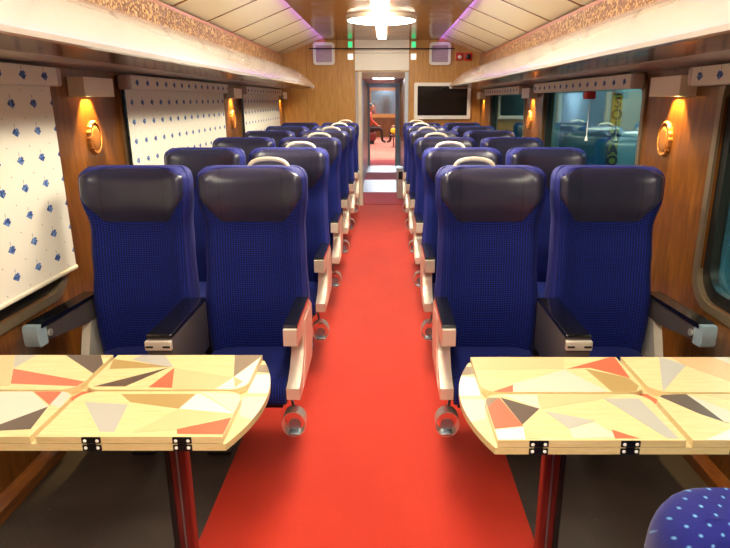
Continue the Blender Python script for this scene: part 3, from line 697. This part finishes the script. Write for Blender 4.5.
# ------------------------------------------------------------------ tables
PAT_L={
 'L1':[('grey',[(0.085,-0.064),(0.200,-0.077),(0.222,-0.207),(0.188,-0.207)]),('olive',[(0.159,-0.021),(0.355,-0.021),(0.336,-0.099),(0.200,-0.064)]),('white',[(0.355,-0.021),(0.367,-0.021),(0.484,-0.127),(0.336,-0.099)]),('mauve',[(0.363,-0.008),(0.484,-0.027),(0.492,-0.088),(0.484,-0.124)]),('peach',[(0.336,-0.099),(0.481,-0.124),(0.364,-0.198),(0.265,-0.211)]),('red',[(0.363,-0.196),(0.480,-0.141),(0.480,-0.218),(0.370,-0.216)])],
 'L2':[('grey',[(0.101,0.194),(0.119,0.235),(0.181,0.235),(0.240,0.142),(0.196,0.154)]),('olive',[(0.043,0.199),(0.233,0.144),(0.061,0.131)]),('dark',[(0.067,0.022),(0.228,0.141),(0.152,0.022)]),('red',[(0.244,0.139),(0.280,0.014),(0.216,0.017)]),('peach',[(0.244,0.139),(0.426,0.076),(0.396,0.004),(0.283,0.006)]),('taupe',[(0.394,0.235),(0.483,0.235),(0.428,0.080)]),('white',[(0.485,0.225),(0.427,0.073),(0.396,0.004),(0.453,-0.008),(0.483,-0.008)]),('tan',[(0.428,0.080),(0.460,0.052),(0.448,0.011)])],
 'L3':[('pale',[(-0.214,0.022),(-0.099,0.009),(0.005,-0.088),(-0.075,-0.197)]),('red',[(-0.102,0.015),(-0.003,0.015),(0.007,-0.083)]),('mauve',[(-0.003,0.015),(0.028,0.011),(0.036,-0.093),(0.004,-0.078)]),('dark',[(0.005,-0.088),(0.022,-0.195),(-0.087,-0.206)])],
 'L4':[('grey',[(-0.283,0.259),(-0.195,0.259),(-0.215,0.136)]),('red',[(-0.213,0.132),(0.029,0.051),(0.021,0.024),(-0.165,0.039)]),('dark',[(-0.148,0.259),(-0.025,0.259),(0.034,0.155),(0.033,0.098)]),('peach',[(-0.376,0.259),(-0.284,0.259),(-0.161,0.028),(-0.224,0.022)])],
}
PAT_R={
 'R1':[('red',[(-0.438,-0.027),(-0.482,-0.084),(-0.487,-0.181),(-0.407,-0.166)]),('taupe',[(-0.485,-0.025),(-0.438,-0.027),(-0.482,-0.084)]),('dark',[(-0.435,-0.025),(-0.349,-0.084),(-0.408,-0.160)]),('mauve',[(-0.429,-0.012),(-0.338,-0.012),(-0.349,-0.082)]),('peach',[(-0.338,-0.012),(-0.122,-0.007),(-0.190,-0.039),(-0.344,-0.084)]),('grey',[(-0.338,-0.096),(-0.230,-0.142),(-0.303,-0.179)]),('pale',[(-0.303,-0.179),(-0.233,-0.150),(-0.200,-0.215),(-0.305,-0.220)]),('peach',[(-0.407,-0.174),(-0.383,-0.222),(-0.414,-0.222)]),('white',[(-0.491,-0.186),(-0.408,-0.171),(-0.415,-0.225),(-0.497,-0.225)]),('grey',[(-0.171,-0.032),(-0.081,-0.032),(-0.067,-0.220),(-0.092,-0.220)]),('red',[(-0.205,-0.183),(-0.157,-0.220),(-0.211,-0.220)])],
 'R2':[('peach',[(-0.483,0.234),(-0.198,0.234),(-0.222,0.146),(-0.486,0.139)]),('pale',[(-0.386,0.053),(-0.223,0.139),(-0.138,-0.002),(-0.401,-0.002)]),('red',[(-0.456,0.003),(-0.388,0.046),(-0.398,-0.002)]),('red',[(-0.213,0.146),(-0.048,0.234),(-0.057,0.088),(-0.146,0.154)]),('olive',[(-0.161,0.146),(-0.061,0.088),(-0.052,0.040),(-0.078,-0.002),(-0.135,0.003)])],
 'R4':[('grey',[(0.087,0.234),(0.136,0.169),(-0.002,0.007)]),('tan',[(0.119,0.234),(0.358,0.234),(0.237,0.026),(0.136,0.169)]),('pale',[(0.242,0.234),(0.392,0.234),(0.289,0.139)])],
 'R3':[('dark',[(-0.028,-0.012),(0.052,-0.006),(0.083,-0.155),(0.036,-0.109)]),('pale',[(0.056,-0.010),(0.141,-0.129),(0.088,-0.155),(0.076,-0.148)]),('peach',[(0.096,-0.012),(0.274,-0.012),(0.229,-0.084)]),('white',[(-0.015,-0.230),(0.071,-0.181),(0.088,-0.230)])],
}

def clip(poly, clipper):
    def inside(p, a, b): return (b[0]-a[0])*(p[1]-a[1]) - (b[1]-a[1])*(p[0]-a[0]) >= -1e-9
    def inter(p, q, a, b):
        dx, dy = q[0]-p[0], q[1]-p[1]; ex, ey = b[0]-a[0], b[1]-a[1]; d = ex*dy - ey*dx
        if abs(d) < 1e-12: return q
        t = (ex*(a[1]-p[1]) - ey*(a[0]-p[0])) / d; return (p[0]+dx*t, p[1]+dy*t)
    out = list(poly)
    for i in range(len(clipper)):
        a, b = clipper[i], clipper[(i+1) % len(clipper)]
        if (a[0]-b[0])**2 + (a[1]-b[1])**2 < 1e-10: continue
        src, out = out, []
        for j in range(len(src)):
            p, q = src[j-1], src[j]
            if inside(q, a, b):
                if not inside(p, a, b): out.append(inter(p, q, a, b))
                out.append(q)
            elif inside(p, a, b): out.append(inter(p, q, a, b))
        if not out: return []
    return out
def area(p): return sum(p[i-1][0]*p[i][1] - p[i][0]*p[i-1][1] for i in range(len(p))) / 2
def make_table(side):
    s = 1 if side == 'left' else -1                # +1: aisle is on +x
    cx, cy = (CX-.005 - s*.79), (1.437 if s > 0 else 1.422)
    t = thing('folding_table', '%s folding table with triangle inlay and a rounded aisle end' % side, 'table', (cx, cy, 0), 'folding tables')
    PAT = PAT_L if s > 0 else PAT_R
    ax = .483; base = [(-s*.555, -.228), (s*ax, -.228)]
    for k in range(1, 16): q = -1 + 2*k/16; base.append((s*(ax + .052*(1-q*q)), .228*q))
    base += [(s*ax, .228), (-s*.555, .228)]
    if area(base) < 0: base.reverse()
    tb = B().prism(base, 'z', .6975, .7145).build('table_board', 'table', t)
    def inlay(pats, outline, z, par):
        used = []; b = B(); i = 0
        for c, poly in pats:
            if area(poly) < 0: poly = poly[::-1]
            q = clip(poly, outline)
            if len(q) < 3 or abs(area(q)) < 1e-5: continue
            k = 'in_' + c
            if k not in used: used.append(k)
            zz = z + .0003 + i*.00006; i += 1
            b.prism(q, 'z', z - .0005, zz, used.index(k))
        if used: b.build('inlay', used, par)
    inlay([('pale', [(s*.47, .0), (s*.55, .0), (s*.53, -.12), (s*.485, -.10)]), ('white', [(s*.46, .13), (s*.55, .14), (s*.55, .02), (s*.48, .02)]), ('taupe', [(s*.46, .20), (s*.54, .20), (s*.54, .14), (s*.46, .155)])], base, .7145, tb)
    inlay([('red', [(s*.10, .03), (s*.03, .03), (s*.01, -.02), (s*.07, -.03)]), ('mauve', [(s*.07, -.03), (s*.02, -.03), (s*.03, -.08), (s*.07, -.06)])], base, .7145, tb)
    for nm, x0, x1, front in (('1', .052, .478, 1), ('2', .044, .478, 0), ('3', -.45, .038, 1), ('4', -.45, .030, 0)):
        a, c = sorted((s*x0, s*x1)); y0, y1 = (-.228, -.006) if front else (.004, .228)
        fc = (1, 1, 0, 0) if front else (0, 0, 1, 1)
        o = rrect(a, c, y0, y1, .045, 6, fc)
        lf = B().prism(o, 'z', .7165, .7335).build('folded_leaf', 'table', t)
        inlay(PAT[('L' if s > 0 else 'R') + nm], rrect(a+.0015, c-.0015, y0+.0015, y1-.0015, .045, 6, fc), .7335, lf)
        ye = y0 if front else y1; d = -1 if front else 1
        for hx in ((s*.178, s*.385) if x0 > -.1 else (-s*.07, -s*.35)):
            h = B(); h.rbox(hx-.020, hx+.020, ye, ye+d*.003, .7195, .7315, .001, axis='y'); h.rbox(hx-.020, hx+.020, ye, ye+d*.003, .6995, .7115, .001, axis='y')
            h.tube([(hx-.010, ye+d*.002, .7155), (hx+.010, ye+d*.002, .7155)], .0014, 6)
            hh = h.build('hinge', 'black', lf)
            w = B()
            for qx in (-.014, .014):
                for qz in (.7245, .7065): w.lathe([(.0005, 0), (.0042, 0), (.0036, d*.0015), (.0005, d*.002)], (hx+qx, ye+d*.003, qz), 10, axis='y')
            w.build('hinge_screw', 'white', hh)
    lx = s*.287 if s > 0 else -.284
    l = B().rbox(lx-.021, lx+.021, -.022, .022, .012, .690, .006).build('table_leg', 'maroon', t)
    B().rbox(lx-s*.037, lx-s*.021, -.018, .018, .012, .690, .003).build('leg_edge', 'dark_metal', l)
    B().box(lx-s*.003, lx+s*.002, -.0225, -.0215, .02, .685).build('leg_groove', 'steel', l)
    B().rbox(lx-.06, lx+.06, -.06, .06, .690, .6975, .003).build('top_plate', 'dark_metal', t)
    B().rbox(lx-.07, lx+.07, -.07, .07, .005, .013, .003).build('foot_plate', 'dark_metal', t)
    B().prism([(-s*.555, .60), (-s*.555, .6975), (-s*.40, .6975)], 'y', -.15, -.12).prism([(-s*.555, .60), (-s*.555, .6975), (-s*.40, .6975)], 'y', .12, .15).build('wall_bracket', 'steel', t)
make_table('left'); make_table('right')
# ------------------------------------------------------------------ light, world, camera
w = bpy.data.worlds.new('night'); SC.world = w; w.use_nodes = True
w.node_tree.nodes['Background'].inputs[0].default_value = (.02, .035, .05, 1); w.node_tree.nodes['Background'].inputs[1].default_value = .6
cam = bpy.data.cameras.new('camera'); co = bpy.data.objects.new('camera', cam); COL.objects.link(co)
cam.sensor_width = 36; cam.lens = 600 * 36 / 730; cam.shift_x = -21 / 730; cam.clip_start = .02
co.location = (0, 0, EYE); co.rotation_euler = (math.pi/2 - math.radians(16.17), 0, 0)
SC.camera = co
SC.view_settings.view_transform = 'Standard'; SC.view_settings.look = 'None'; SC.view_settings.gamma = 1; SC.view_settings.exposure = 0.26
SC.view_settings.use_curve_mapping = False
SC.cycles.use_denoising = True; SC.cycles.max_bounces = 8; SC.cycles.sample_clamp_indirect = 6
